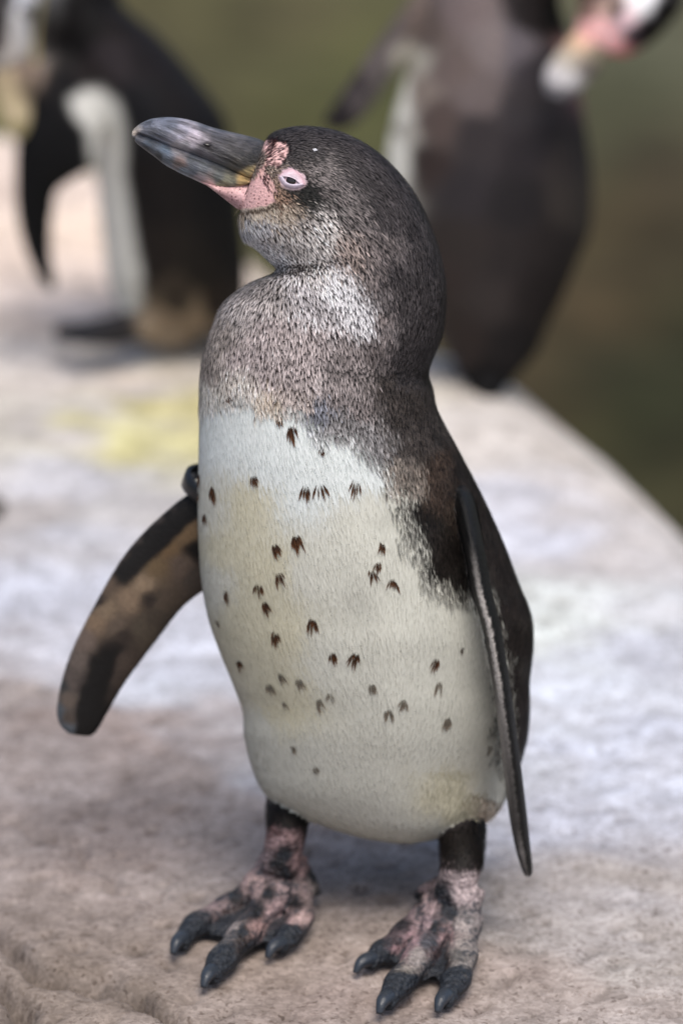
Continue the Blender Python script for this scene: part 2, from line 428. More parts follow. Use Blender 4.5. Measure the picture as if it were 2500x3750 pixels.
toe([(570, 440, .032), (500, 510, .024), (400, 590, .014), (290, 655, .010), (190, 720, .009), (125, 800, .007)], (.015, .012, .0088, .0085, .0085, .0058))
toe([(570, 450, .030), (545, 560, .022), (470, 680, .013), (380, 790, .011), (305, 880, .0095), (262, 945, .007)], (.015, .012, .0098, .0098, .0090, .0060))
toe([(600, 450, .030), (645, 530, .022), (665, 620, .014), (655, 700, .011), (600, 770, .009), (560, 815, .0065)], (.015, .0115, .0088, .0088, .0078, .0052))
toe([(640, 450, .028), (700, 510, .020), (735, 570, .010)], (.010, .006, .004), False)
toe([(1340, 560, .032), (1260, 620, .022), (1170, 700, .014), (1090, 780, .011), (1010, 840, .009), (955, 885, .0065)], (.015, .0115, .0088, .0088, .0080, .0052))
toe([(1345, 570, .032), (1300, 660, .022), (1240, 770, .014), (1160, 890, .0115), (1085, 985, .0095), (1035, 1060, .007)], (.015, .012, .0100, .0100, .0090, .0058))
toe([(1370, 570, .032), (1385, 670, .022), (1385, 780, .013), (1370, 880, .011), (1340, 970, .0095), (1290, 1055, .007)], (.015, .012, .0095, .0095, .0088, .0056))
toe([(1320, 540, .028), (1240, 545, .020), (1180, 580, .012)], (.010, .006, .004), False)
def web(a, b, fa, fb):
    (Qa, _, _), (Qb, _, _) = toes[a], toes[b]; n = 24; A = Qa[np.linspace(8, fa, n).astype(int)]; B = Qb[np.linspace(8, fb, n).astype(int)]
    m = 9; s = np.linspace(0, 1, m)
    sag = np.linspace(0, .38, n)[:, None, None] * (4 * s * (1 - s))[None, :, None]
    G = A[:, None] * (1 - s)[None, :, None] + B[:, None] * s[None, :, None]
    G = G * (1 - sag) + G[5][None] * sag
    G[..., 2] = np.maximum(G[..., 2] * .60, .0042)
    top = G + [0, 0, .003]; bot = G - [0, 0, .0035]
    rings = np.concatenate([top, bot[:, ::-1]], 1); comp(ring_mesh(rings), 3)
web(0, 1, 34, 32); web(1, 2, 32, 34); web(4, 5, 36, 32); web(5, 6, 32, 36)

body_me = remesh(main, 0.00115, 4)
bv, bn, bt = mesh_arrays(body_me)
kd = KDTree(sum(len(c[0]) for c in comps)); lab = []
for c, l in comps:
    for p in c: kd.insert(p, len(lab)); lab.append(l)
kd.balance()
lab = np.array(lab)
part = lab[[kd.find(p)[1] for p in bv]]
bvh = BVHTree.FromPolygons(bv.tolist(), bt.tolist())
def on_body(px, py):
    r = unit(ray(px, py)); h = bvh.ray_cast(Vector(CAM), Vector(r))
    return (np.array(h[0]), np.array(h[1])) if h[0] is not None else (None, None)

# ---- plumage colours: (x, y in view px, base rgb, tip rgb)
def rep(pts, base, tip): return [(x, y, base, tip) for x, y in pts]
FM = []
FM += rep([(640, 308), (700, 298), (760, 318), (830, 348), (900, 420), (960, 500), (1000, 600), (1008, 700), (995, 800), (720, 345), (800, 410), (870, 500), (930, 620), (955, 740), (920, 800), (930, 850), (850, 460), (780, 370), (690, 340), (880, 620), (905, 700)], (40, 36, 37), (106, 100, 101))
FM += rep([(740, 400), (720, 385), (760, 440), (800, 490)], (44, 40, 40), (132, 124, 122))
FM += rep([(960, 950), (900, 960), (950, 1020), (900, 1035), (940, 900), (880, 880), (990, 1000)], (33, 28, 27), (108, 99, 94))
FM += rep([(800, 690), (765, 645), (835, 725), (790, 660)], (120, 117, 121), (238, 236, 238))
FM += rep([(572, 560), (600, 590), (640, 600), (560, 530), (566, 508), (600, 510)], (92, 92, 97), (226, 226, 230))
FM += rep([(620, 530), (680, 545), (735, 500), (740, 540), (690, 590), (720, 610), (660, 570)], (62, 54, 52), (218, 211, 206))
FM += rep([(690, 452), (715, 450), (670, 445)], (30, 30, 28), (78, 78, 74))
FM += rep([(548, 488), (580, 487), (620, 482), (650, 478)], (140, 122, 106), (224, 208, 188))
FM += rep([(640, 450), (650, 460)], (90, 66, 56), (170, 140, 120))
FM += rep([(790, 560), (810, 590)], (58, 42, 40), (178, 162, 154))
FM += rep([(845, 570), (850, 640), (870, 720), (860, 780)], (44, 38, 38), (138, 128, 126))
FM += rep([(620, 640), (590, 665), (550, 705), (640, 680)], (30, 23, 23), (184, 176, 173))
FM += rep([(515, 760), (490, 810), (478, 850)], (62, 54, 50), (172, 162, 155))
FM += rep([(640, 740), (700, 800), (600, 790), (560, 810), (680, 850), (730, 760), (620, 850)], (56, 42, 42), (186, 174, 172))
FM += rep([(700, 690), (740, 720), (690, 640)], (74, 66, 67), (212, 206, 207))
FM += rep([(468, 880), (490, 900)], (150, 145, 136), (212, 208, 199))
FM += rep([(540, 865), (570, 880), (520, 885)], (118, 106, 98), (214, 206, 197))
FM += rep([(740, 930), (720, 935)], (44, 45, 51), (140, 142, 152))
FM += rep([(800, 850), (820, 930), (760, 890), (800, 790)], (42, 36, 36), (156, 146, 144))
FM += rep([(690, 910), (650, 890)], (85, 70, 66), (186, 174, 168))
FM += rep([(615, 912)], (150, 134, 116), (206, 192, 176))
FM += rep([(850, 985), (800, 975), (870, 1030), (770, 965)], (58, 53, 53), (150, 147, 147))
FM += rep([(980, 1075), (1010, 1050), (1000, 1130)], (50, 38, 32), (112, 94, 82))
FM += rep([(900, 1072), (925, 1090), (940, 1105)], (88, 82, 76), (150, 140, 130))
FM += rep([(960, 1165), (985, 1230), (1012, 1305), (1000, 1270), (945, 1160), (1040, 1240), (1060, 1330), (970, 1190), (1020, 1280)], (22, 19, 18), (62, 55, 51))
FM += rep([(1040, 1120), (1060, 1190)], (42, 34, 30), (88, 76, 68))
FM += rep([(1080, 1090), (1120, 1180), (1140, 1270), (1170, 1380), (1200, 1480), (1200, 1580), (1200, 1680), (1150, 1330), (1180, 1440), (1190, 1740), (1050, 1050), (1140, 1400), (1165, 1480), (1178, 1560), (1190, 1640)], (44, 37, 35), (74, 65, 61))
white = ((188, 188, 176), (208, 208, 197)); warm = ((186, 181, 156), (206, 202, 180)); cool = ((196, 203, 200), (224, 229, 227))
FM += rep([(500, 935), (560, 930), (470, 1000), (540, 1000), (620, 960), (690, 980), (660, 960)], *cool)
FM += rep([(700, 1040), (780, 1020), (780, 1080), (840, 1060), (620, 1050), (700, 1100), (870, 1090)], *cool)
FM += rep([(910, 1140), (915, 1200), (945, 1290), (970, 1345), (1030, 1390), (880, 1250), (860, 1150), (1060, 1440), (1080, 1500), (930, 1400), (800, 1200)], *white)
FM += rep([(560, 1150), (600, 1300), (520, 1250), (620, 1450), (570, 1400), (640, 1600)], *warm)
FM += rep([(470, 1150), (480, 1320), (720, 1300), (760, 1500), (900, 1600), (1000, 1550), (1100, 1620), (1120, 1720), (700, 1750), (850, 1800), (1000, 1700), (900, 1900), (620, 1780), (1130, 1820), (580, 1680), (1125, 1550), (1090, 1420)], *white)
FM += rep([(1040, 1815), (1060, 1845), (1080, 1868)], (178, 173, 148), (198, 194, 172))
FM += rep([(1110, 1865)], (170, 152, 134), (196, 178, 158))
FM += rep([(1180, 1600), (1182, 1690), (1176, 1540), (1190, 1740), (1166, 1470), (1182, 1650)], (44, 37, 35), (74, 65, 61))
FM += rep([(1140, 1700), (1150, 1775), (1118, 1640), (610, 1815), (660, 1845), (700, 1870), (760, 1900), (1060, 1940), (1010, 1920), (1110, 1580), (1135, 1900), (1132, 1570), (1142, 1640), (1124, 1505), (1150, 1725), (1105, 1470), (1090, 1400)], *white)
FP = np.array([f[:2] for f in FM], float); FB = alb([f[2] for f in FM]); FT = alb([f[3] for f in FM])
wing_cols = [(1150, 330, 24, 21, 20), (1000, 500, 26, 22, 20), (850, 700, 20, 17, 16), (700, 900, 16, 14, 14), (640, 980, 22, 19, 18), (760, 800, 18, 16, 15), (920, 600, 22, 19, 18), (1080, 420, 24, 20, 19),
    (900, 540, 78, 69, 65), (740, 690, 70, 62, 57), (600, 850, 80, 69, 63), (1020, 440, 60, 53, 50), (500, 1030, 104, 88, 75), (440, 1190, 60, 50, 45), (360, 1240, 84, 73, 68), (1150, 650, 132, 108, 80), (1000, 760, 126, 102, 74), (900, 900, 122, 102, 76),
    (1100, 900, 112, 96, 84), (800, 1050, 148, 128, 106), (700, 1150, 138, 118, 98), (845, 1165, 66, 57, 51), (950, 1200, 100, 87, 75), (500, 1250, 132, 114, 94), (420, 1350, 130, 110, 90), (350, 1500, 114, 100, 91),
    (600, 1380, 108, 94, 82), (640, 1440, 66, 56, 50), (800, 1400, 94, 84, 72), (900, 1300, 88, 78, 68), (520, 1600, 23, 20, 18), (450, 1750, 14, 13, 12), (380, 1900, 11, 10, 10), (350, 2050, 11, 10, 10), (400, 2180, 11, 10, 10),
    (560, 1560, 40, 34, 31), (440, 1650, 26, 23, 21), (620, 1800, 80, 69, 62), (660, 1660, 88, 76, 68), (560, 1900, 62, 54, 49), (280, 1650, 108, 97, 90), (230, 1800, 96, 86, 81), (205, 1950, 108, 96, 87), (215, 2080, 92, 82, 75),
    (150, 1850, 62, 64, 65), (140, 2050, 90, 97, 104), (185, 2180, 96, 103, 110), (155, 1650, 52, 50, 50), (1000, 1350, 86, 77, 69), (1200, 1000, 92, 82, 74), (1220, 780, 26, 22, 20), (480, 2050, 34, 30, 28)]
WP = np.array([((150 + a / 2.139) / V, (1650 + b / 2.139) / V) for a, b, *_ in wing_cols]); WC = alb([c[2:] for c in wing_cols])
wl_cols = [(485, 760, 165, 155, 146), (520, 880, 150, 144, 140), (555, 1000, 160, 154, 150), (590, 1130, 160, 154, 148), (618, 1250, 150, 144, 138), (640, 1400, 132, 125, 118), (652, 1500, 112, 105, 98), (660, 1600, 92, 83, 76),
    (700, 1850, 82, 72, 66), (716, 2050, 140, 131, 122), (752, 2200, 118, 110, 104), (772, 2235, 95, 90, 86), (498, 920, 62, 54, 50), (535, 1030, 74, 64, 58), (585, 1270, 84, 76, 68), (615, 1500, 150, 139, 123), (645, 1650, 165, 152, 134), (672, 1800, 134, 123, 110),
    (560, 900, 31, 27, 25), (600, 1010, 33, 28, 26), (640, 1150, 29, 25, 23), (670, 1300, 29, 25, 23), (690, 1500, 27, 24, 22), (710, 1650, 25, 22, 21), (735, 1850, 25, 22, 21), (755, 2000, 29, 26, 24), (775, 2150, 36, 33, 31), (470, 650, 42, 35, 31), (520, 750, 33, 28, 26), (430, 560, 44, 35, 31), (545, 830, 32, 28, 26)]
LP = np.array([((1350 + a / 1.307) / V, (1500 + b / 1.307) / V) for a, b, *_ in wl_cols]); LC = alb([c[2:] for c in wl_cols])
foot_cols = [(600, 200, 26, 21, 19), (600, 255, 26, 21, 19), (540, 250, 26, 21, 19), (670, 250, 26, 21, 19), (600, 310, 158, 120, 120), (545, 300, 120, 84, 84), (560, 335, 160, 126, 128), (590, 385, 46, 48, 56), (560, 430, 42, 44, 50), (505, 420, 140, 118, 122), (665, 440, 168, 130, 130), (600, 475, 42, 44, 50),
    (460, 540, 196, 160, 154), (375, 575, 60, 60, 66), (300, 630, 158, 132, 132), (220, 690, 146, 126, 124), (150, 760, 54, 60, 70), (110, 830, 40, 48, 60), (260, 720, 60, 46, 48), (330, 690, 80, 58, 58), (520, 570, 42, 45, 52), (470, 650, 42, 45, 52), (590, 560, 190, 158, 158), (550, 650, 186, 150, 150), (480, 735, 182, 140, 134), (370, 720, 178, 162, 156), (402, 735, 50, 48, 50),
    (320, 800, 116, 112, 112), (260, 900, 46, 56, 70), (290, 960, 40, 44, 52), (420, 810, 64, 54, 54), (640, 610, 46, 46, 52), (650, 690, 200, 164, 158), (690, 560, 160, 132, 130), (720, 500, 58, 58, 64), (730, 560, 150, 140, 134), (550, 790, 74, 90, 106), (600, 760, 56, 56, 62), (660, 750, 60, 56, 60), (630, 720, 176, 140, 136),
    (1380, 360, 24, 20, 18), (1380, 425, 24, 20, 18), (1440, 400, 24, 20, 18), (1320, 400, 24, 20, 18), (1310, 450, 172, 150, 150), (1400, 500, 188, 166, 166), (1210, 550, 176, 146, 146), (1180, 585, 60, 56, 60), (1270, 560, 46, 50, 60), (1300, 610, 46, 50, 60), (1330, 660, 52, 56, 66), (1390, 580, 194, 172, 172), (1230, 620, 188, 156, 156), (1200, 700, 184, 152, 156),
    (1150, 760, 178, 140, 146), (1110, 715, 60, 54, 62), (1075, 785, 100, 84, 90), (1095, 825, 166, 124, 130), (1000, 820, 52, 56, 64), (950, 880, 50, 60, 72), (1250, 720, 46, 50, 60), (1230, 785, 102, 102, 112), (1310, 760, 180, 142, 142), (1260, 835, 100, 72, 74), (1180, 850, 164, 152, 146), (1120, 920, 150, 140, 130), (1060, 1000, 52, 60, 68), (1020, 1080, 40, 48, 58),
    (1160, 975, 70, 66, 68), (1380, 700, 184, 168, 162), (1370, 800, 178, 164, 156), (1350, 900, 160, 150, 142), (1330, 985, 64, 66, 70), (1280, 1060, 40, 48, 56), (1300, 890, 66, 54, 54), (1390, 690, 120, 116, 118), (1360, 830, 120, 116, 112)]
OP = np.array([(Z6(a, b)[0] / V, Z6(a, b)[1] / V) for a, b, *_ in foot_cols]); OC = alb([c[2:] for c in foot_cols]); OC = (OC * .72 + OC.mean(1, keepdims=True) * .28) * .74

pink = [([(597, 338), (603, 326), (625, 324), (655, 328), (662, 345), (655, 362), (644, 380), (632, 386), (616, 378), (606, 360)], (224, 182, 178), 4),
        ([(594, 330), (604, 334), (612, 356), (614, 378), (606, 388), (622, 404), (634, 432), (644, 462), (632, 468), (620, 440), (600, 410), (588, 395), (600, 380), (606, 366), (598, 346)], (206, 166, 160), 4),
        ([(478, 428), (500, 425), (540, 420), (570, 408), (592, 398), (608, 412), (622, 440), (631, 464), (612, 474), (580, 478), (540, 478), (500, 452)], (220, 176, 174), 4)]
BACKDIR = unit(np.array([.80, .60, .1]))
def plumage(v, n, jit, seed):
    """base and tip colour, by where the plumage lies on the bird"""
    q = to_px(v) / V
    q = q + jit * np.random.default_rng(seed).normal(size=q.shape)
    q += 7 * np.stack([noise(v, 40, 61), noise(v, 40, 62)], -1)
    B = idw(FP, FB, q, 4.5, 30); T = idw(FP, FT, q, 4.5, 30)
    hid = np.clip(((n * unit(v - CAM)).sum(1) - 0.05) / .15, 0, 1) * np.clip((n @ BACKDIR + .45) / .3, 0, 1)
    hid = hid[:, None]
    return B * (1 - hid) + lin((40, 35, 34)) * hid, T * (1 - hid) + lin((74, 66, 62)) * hid

def eye_ring_d(q):
    d = q - np.array([668, 408]); a = R(18); c, s = math.cos(a), math.sin(a)
    return np.hypot((d[:, 0] * c + d[:, 1] * s) / 38, (-d[:, 0] * s + d[:, 1] * c) / 26)
qv = to_px(bv) / V
vis = ((bn * unit(bv - CAM)).sum(1) < 0.1)
B, T = plumage(bv, bn, 3, 1)
bcol = B * .55 + T * .45
warp = lambda amt, sc: amt * np.stack([noise(bv, sc, 71), noise(bv, sc, 72)], -1)
W_ = part == 1; bcol[W_] = idw(WP, WC, (qv + warp(5, 60))[W_], 4, 20)
W_ = part == 2; qq = (qv + warp(2, 160) + warp(2, 500))[W_]; wa = np.array(wl)
Lx = np.interp(qq[:, 1], wa[:, 1], wa[:, 0]); Rx = np.interp(qq[:, 1], wa[:, 3], wa[:, 2]); sx = np.clip((qq[:, 0] - Lx) / (Rx - Lx), 0, 1)
lead = np.interp(qq[:, 1], [1230, 1290, 1400, 1560, 1700, 1800, 1900, 1960, 2010], [0, 110, 185, 175, 130, 104, 96, 150, 118])
inner = np.interp(qq[:, 1], [1250, 1400, 1560, 1650, 1800, 1900, 2010], [40, 64, 90, 150, 140, 100, 90])
k1 = np.clip((sx - .14) / .14, 0, 1); k2 = np.clip((sx - .46) / .14, 0, 1)
g = (inner * (1 - k1) + lead * k1) * (1 - k2) + 28 * k2
bcol[W_] = alb(np.stack([g, g * .97, g * .94], -1))
W_ = part == 3; fv = bv[W_]; fcol = idw(OP, OC, (qv + warp(7, 110) + warp(3, 300))[W_], 4, 10)
TQ = np.vstack([t[0] for t in toes]); TR = np.concatenate([t[1] for t in toes]); TT = np.concatenate([np.linspace(0, 1, len(t[0])) if t[2] else np.linspace(0, .45, len(t[0])) for t in toes])
kf = KDTree(len(TQ))
for i_, p_ in enumerate(TQ): kf.insert(p_, i_)
kf.balance(); hit = [kf.find(p_) for p_ in fv]; hi_ = np.array([h[1] for h in hit]); hd_ = np.array([h[2] for h in hit])
tt = TT[hi_]; off = hd_ / TR[hi_]; low = fv[:, 2] < .055
patchy = noise(fv, 75, 301) ; fine = noise(fv, 210, 302, 2)
web_ = np.clip((off - 1.0) / .12, 0, 1) * np.clip((tt - .18) / .1, 0, 1) * low
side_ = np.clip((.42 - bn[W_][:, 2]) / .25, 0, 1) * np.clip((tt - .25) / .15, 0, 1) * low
tip_ = np.clip((tt - .66 + .08 * patchy) / .10, 0, 1) * low
blot = np.clip((patchy * .8 + fine * .5 - .34) / .12, 0, 1) * .85 * np.clip((tt - .02) / .1, 0, 1) * low
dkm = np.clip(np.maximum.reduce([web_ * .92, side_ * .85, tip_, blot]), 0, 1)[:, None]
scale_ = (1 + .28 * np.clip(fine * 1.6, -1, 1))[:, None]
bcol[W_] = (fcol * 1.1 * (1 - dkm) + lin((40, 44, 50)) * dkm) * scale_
for poly in ([(470, 1120), (440, 1150), (400, 1180), (350, 1226), (300, 1275), (276, 1305), (272, 1322), (285, 1330), (306, 1324), (345, 1290), (385, 1252), (425, 1210), (470, 1180)],
             [(262, 1492), (240, 1510), (205, 1560), (180, 1610), (172, 1650), (172, 1700), (215, 1700), (222, 1676), (232, 1640), (248, 1590), (262, 1540), (270, 1505)]):
    aa = (np.clip(in_poly(qv + warp(4, 60), poly) / 12 + .5, 0, 1) * (part == 1))[:, None]; bcol = bcol * (1 - aa) + lin((15, 13, 12)) * aa
bcol[part == 4] = lin((34, 30, 29))
hidw = (part == 1) & ~vis; bcol[hidw] = lin((34, 30, 29))
scaly = np.clip((part == 3) * 1.0, 0, 1) * (bv[:, 2] < .06); pores = np.zeros(len(bv)); bare = np.zeros(len(bv))
for k, (poly, c, soft) in enumerate(pink):
    d = in_poly(qv + warp(2.5, 90), poly); a = np.clip(d / soft + .5, 0, 1) * (part == 0) * (bn[:, 1] < .25)
    bcol = bcol * (1 - a[:, None]) + lin(c) * a[:, None]; bare = np.maximum(bare, a)
    if k == 2: pores = np.maximum(pores, a)
a = np.clip((1.0 - eye_ring_d(qv)) / .25 + .5, 0, 1) * (part == 0) * (bn[:, 1] < .25)
bcol = bcol * (1 - a[:, None]) + lin((212, 186, 192)) * a[:, None]; bare = np.maximum(bare, a)
# dark flecks on the lore
fl = np.clip(noise(bv, 190, 81, 2) * 3 - 1.0, 0, 1) * (in_poly(qv, [(604, 326), (655, 322), (668, 350), (655, 392), (640, 440), (625, 430), (612, 380)]) > 0) * (part == 0)
bcol = bcol * (1 - .8 * fl[:, None]) + lin((58, 22, 24)) * .8 * fl[:, None]

foot0 = at_z(1150, 3300, 0)
P0 = empty('penguin', (foot0[0], foot0[1], 0))
tag(P0, 'grey-headed white-bellied penguin with brown-flecked belly, bill raised, one flipper held out', 'penguin')
bo = finish('body', body_me, M['skin'], P0, True, bcol, {'pores': pores, 'scaly': scaly})

# ---- feathers: small blades lying on the skin
def feathers():
    tri = bt; a, b, c = bv[tri[:, 0]], bv[tri[:, 1]], bv[tri[:, 2]]
    ar = np.linalg.norm(np.cross(b - a, c - a), axis=1) / 2; cen = (a + b + c) / 3
    q = to_px(cen) / V; pt = part[tri[:, 0]]; br = bare[tri[:, 0]]
    dens = np.where(pt == 0, 1.0, 0.0) * np.where(br > .5, 0.0, 1.0)
    lore = (in_poly(q, [(612, 384), (640, 376), (652, 392), (640, 420), (650, 470), (634, 462), (624, 420)]) > 0) & (cen[:, 1] < .02)
    dens = np.where(lore & (eye_ring_d(q) > .95), .8, dens)
    pk = (np.maximum(in_poly(q, pink[0][0]), in_poly(q, pink[1][0])) > 0) & (q[:, 1] < 440) & (cen[:, 1] < .02) & (eye_ring_d(q) > .95)
    dens = np.where(pk, .02 + .14 * (np.abs(q[:, 0] - 616 + (q[:, 1] - 350) * .1) < 7), dens)
    dens = np.where((pt == 3) & (q[:, 1] < 1885) & (q[:, 0] < 800), .8, dens); dens = np.where((pt == 3) & (q[:, 1] < 1985) & (q[:, 0] > 900), .8, dens)
    fn = unit(np.cross(b - a, c - a)); facing = -(fn * unit(cen - CAM)).sum(1)
    dens *= np.where(facing < -.25, .25, 1)
    face = np.hypot(q[:, 0] - 640, q[:, 1] - 400) < 120
    dens *= np.where(face & (cen[:, 1] < .01), 2.5, 1)
    wsum = ar * dens; N0 = 700000
    idx = rng.choice(len(tri), N0, p=wsum / wsum.sum())
    u, v = rng.random(N0), rng.random(N0); sw = u + v > 1; u[sw], v[sw] = 1 - u[sw], 1 - v[sw]
    P = a[idx] + (b - a)[idx] * u[:, None] + (c - a)[idx] * v[:, None]
    n = unit(bn[tri[idx, 0]] * (1 - u - v)[:, None] + bn[tri[idx, 1]] * u[:, None] + bn[tri[idx, 2]] * v[:, None])
    B, T = plumage(P, n, 9, 2)
    q = to_px(P) / V
    belly = np.clip((B.mean(1) - .32) / .1, 0, 1)
    dark = np.clip((.155 - T.mean(1)) / .05, 0, 1)
    hd = np.clip(1.25 - np.hypot(q[:, 0] - 640, q[:, 1] - 400) / 110, 0, 1) * (P[:, 1] < .02)
    cell = np.where(belly > .5, .00150, np.where(dark > .5, .00105, .00130)); cell = np.where(hd > .3, .00085, cell)
    key = np.floor(P / cell[:, None]).astype(np.int64); key = (key[:, 0] * 73856093) ^ (key[:, 1] * 19349663) ^ (key[:, 2] * 83492791) ^ (cell * 1e6).astype(np.int64)
    keep = np.unique(key, return_index=True)[1]; rng.shuffle(keep)
    lk = pk[idx]; B[lk] = lin((30, 14, 14)); T[lk] = lin((70, 34, 34)); belly[lk] = 0; dark[lk] = 1
    lg = pt[idx] == 3; B[lg] = lin((14, 11, 10)); T[lg] = lin((34, 29, 26)); belly[lg] = 0; dark[lg] = 1
    P, n, B, T, q, belly, dark, hd = [x[keep] for x in (P, n, B, T, q, belly, dark, hd)]; N = len(P)
    flow = [(610, 330, 1, -.5), (650, 310, 1, -.3), (720, 300, 1, .05), (850, 350, .85, .5), (950, 450, .5, .85), (1000, 600, .2, 1), (1000, 750, -.1, 1), (950, 820, -.05, 1), (720, 370, .9, .35), (800, 450, .75, .65), (880, 560, .5, .85),
            (620, 470, .35, .9), (570, 540, .05, 1), (650, 560, .3, 1), (750, 500, .6, .8), (700, 440, .9, .35), (640, 420, .6, .8), (850, 680, .3, .95), (720, 650, .4, .9), (800, 740, .25, 1), (620, 630, -.1, 1), (560, 710, -.45, .9), (500, 800, -.2, 1),
            (650, 800, -.08, 1), (750, 850, .12, 1), (900, 900, .2, 1), (550, 950, .12, 1), (700, 1050, .2, 1), (850, 1050, .35, 1), (600, 1300, .08, 1), (900, 1300, .12, 1), (750, 1700, .1, 1), (1050, 1100, .2, 1), (1150, 1400, .2, 1), (1050, 1700, 0, 1)]
    F = idw([f[:2] for f in flow], [f[2:] for f in flow], q, 3.0, 400)
    F += rng.normal(size=F.shape) * np.where(belly > .5, .07, np.where(dark > .5, .09, .14))[:, None]
    D = F[:, :1] * RT - F[:, 1:] * UP
    D = unit(D - (D * n).sum(1, keepdims=True) * n); S = np.cross(n, D)
    nb = (1 - belly)[:, None]
    cl = noise(P, 55, 91)[:, None]; T = T * (1 + .25 * cl * nb + .03 * cl); B = B * (1 + .2 * cl * nb)
    T *= np.exp((.03 + .25 * nb) * rng.normal(size=(N, 1))); B *= np.exp((.03 + .12 * nb) * rng.normal(size=(N, 1)))
    B = B * (.68 + .32 * belly)[:, None]; T = T * (1 - .24 * dark + .10 * (1 - dark) * (1 - belly))[:, None]
    L = np.where(belly > .5, .0075, np.where(dark > .5, .0058, .0066)) * rng.uniform(.75, 1.25, N)
    Wd = np.where(belly > .5, .0010, np.where(dark > .5, .00066, .00112)) * rng.uniform(.75, 1.2, N)
    L *= 1 - .45 * np.clip(1.4 - np.hypot(q[:, 0] - 600, q[:, 1] - 600) / 60, 0, 1)
    L *= 1 - .55 * np.clip(hd, 0, 1); Wd *= 1 - .42 * np.clip(hd, 0, 1)
    lift = L * np.where(belly > .5, .018, .10) * (1 + .35 * np.abs(rng.normal(size=N)))
    nn = n
    def pt_(f, sd, h): return P + D * (L * f)[:, None] + S * (Wd * .5 * sd)[:, None] + nn * (lift * h + .00005)[:, None]
    verts = np.stack([pt_(0, 0, 0), pt_(.36, -1, .7), pt_(.36, 1, .7), pt_(.64, -.62, .95), pt_(.64, .62, .95), pt_(1, 0, 1)], 1).reshape(-1, 3)
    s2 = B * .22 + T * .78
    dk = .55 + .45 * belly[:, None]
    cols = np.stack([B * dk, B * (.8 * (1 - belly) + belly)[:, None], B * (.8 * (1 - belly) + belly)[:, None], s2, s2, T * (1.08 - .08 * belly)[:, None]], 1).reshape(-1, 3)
    o6 = (np.arange(N) * 6)[:, None]
    loops = np.hstack([o6 + [0, 1, 2], o6 + [2, 1, 3, 4], o6 + [4, 3, 5]]).ravel().astype(np.int32)
    tot = np.tile([3, 4, 3], N).astype(np.int32); start = np.concatenate([[0], np.cumsum(tot)[:-1]]).astype(np.int32)
    me = bpy.data.meshes.new('plumage')
    me.vertices.add(6 * N); me.vertices.foreach_set('co', verts.astype(np.float32).ravel())
    me.loops.add(len(loops)); me.loops.foreach_set('vertex_index', loops)
    me.polygons.add(3 * N); me.polygons.foreach_set('loop_start', start); me.polygons.foreach_set('loop_total', tot)
    me.update(calc_edges=True); me.validate()
    print('FEATHERS', N)
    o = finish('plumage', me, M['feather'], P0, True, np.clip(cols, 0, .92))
    o['kind'] = 'stuff'
feathers()

# ---- dark feather tufts on the belly
spots = [(528, 920, 1.0), (671, 995, 1.3), (643, 970, .8), (490, 1134, 1.25), (585, 1103, 1.2), (703, 1132, 1.25), (738, 1130, 1.25), (815, 1122, 1.3), (472, 1192, 1.2), (459, 1105, 1.1), (458, 1140, .9), (683, 1247, 1.3), (637, 1265, 1.4),
         (876, 1258, .9), (866, 1303, 1.1), (855, 1322, 1.1), (900, 1347, 1.4), (645, 1328, 1.2), (598, 1360, 1.3), (613, 1395, 1.3), (522, 1370, 1.2), (718, 1436, 1.35), (634, 1465, 1.35), (554, 1528, 1.1), (766, 1510, 1.2), (816, 1516, 1.2),
         (998, 1526, 1.0), (1006, 1580, 1.2), (648, 1556, .9), (624, 1583, 1.1), (690, 1570, 1.0), (656, 1618, .8), (735, 1615, 1.0), (758, 1600, .8), (856, 1580, 1.0), (924, 1615, 1.1), (893, 1642, 1.2), (1025, 1660, 1.1),
         (1122, 1720, .8), (676, 1720, .8), (728, 1768, .7), (1058, 1492, .6), (503, 1432, .7), (740, 1040, .6)]
for x, y, s in spots:
    p, n = on_body(x * V, y * V)
    if p is None: continue
    k = rng.integers(5, 12); s = s * rng.uniform(.85, 1.12); tw = rng.normal() * .18; vv = []; ff = []; cc = []
    D0 = RT * (.1 + tw) - UP; D0 = unit(D0 - (D0 @ n) * n); S0 = np.cross(n, D0)
    faint = 1 if y < 1545 else .62
    for i in range(k):
        a = (i / (k - 1) - .5) * .5 + rng.normal() * .10; D = D0 * math.cos(a) + S0 * math.sin(a); S = np.cross(n, D)
        st = p - D0 * .0030 * s + S0 * ((i / (k - 1) - .5) * 0.0026 * s) + D0 * rng.uniform(-.001, .001); l = .0078 * s * rng.uniform(.5, 1.25) * (1 - .45 * abs(a)); w_ = .00048 * s * rng.uniform(.6, 1.4)
        h = np.array([.0005, .0011, .0010]) * rng.uniform(.85, 1.2)
        vv += [st + n * h[0], st + D * l * .5 + S * w_ + n * h[1], st + D * l + n * h[2], st + D * l * .5 - S * w_ + n * h[1]]
        ff.append((4 * i, 4 * i + 1, 4 * i + 2, 4 * i + 3))
        pale = lin((190, 188, 172)); dk = lin((40, 26, 18)) * faint + pale * .45 * (1 - faint); br = lin((104, 66, 36)) * faint + pale * .7 * (1 - faint)
        cc += [dk * .75 + pale * .25 * (1 - faint), dk, br, dk]
    mesh_obj('belly_spot', np.array(vv), ff, M['feather'], P0, False, np.array(cc))

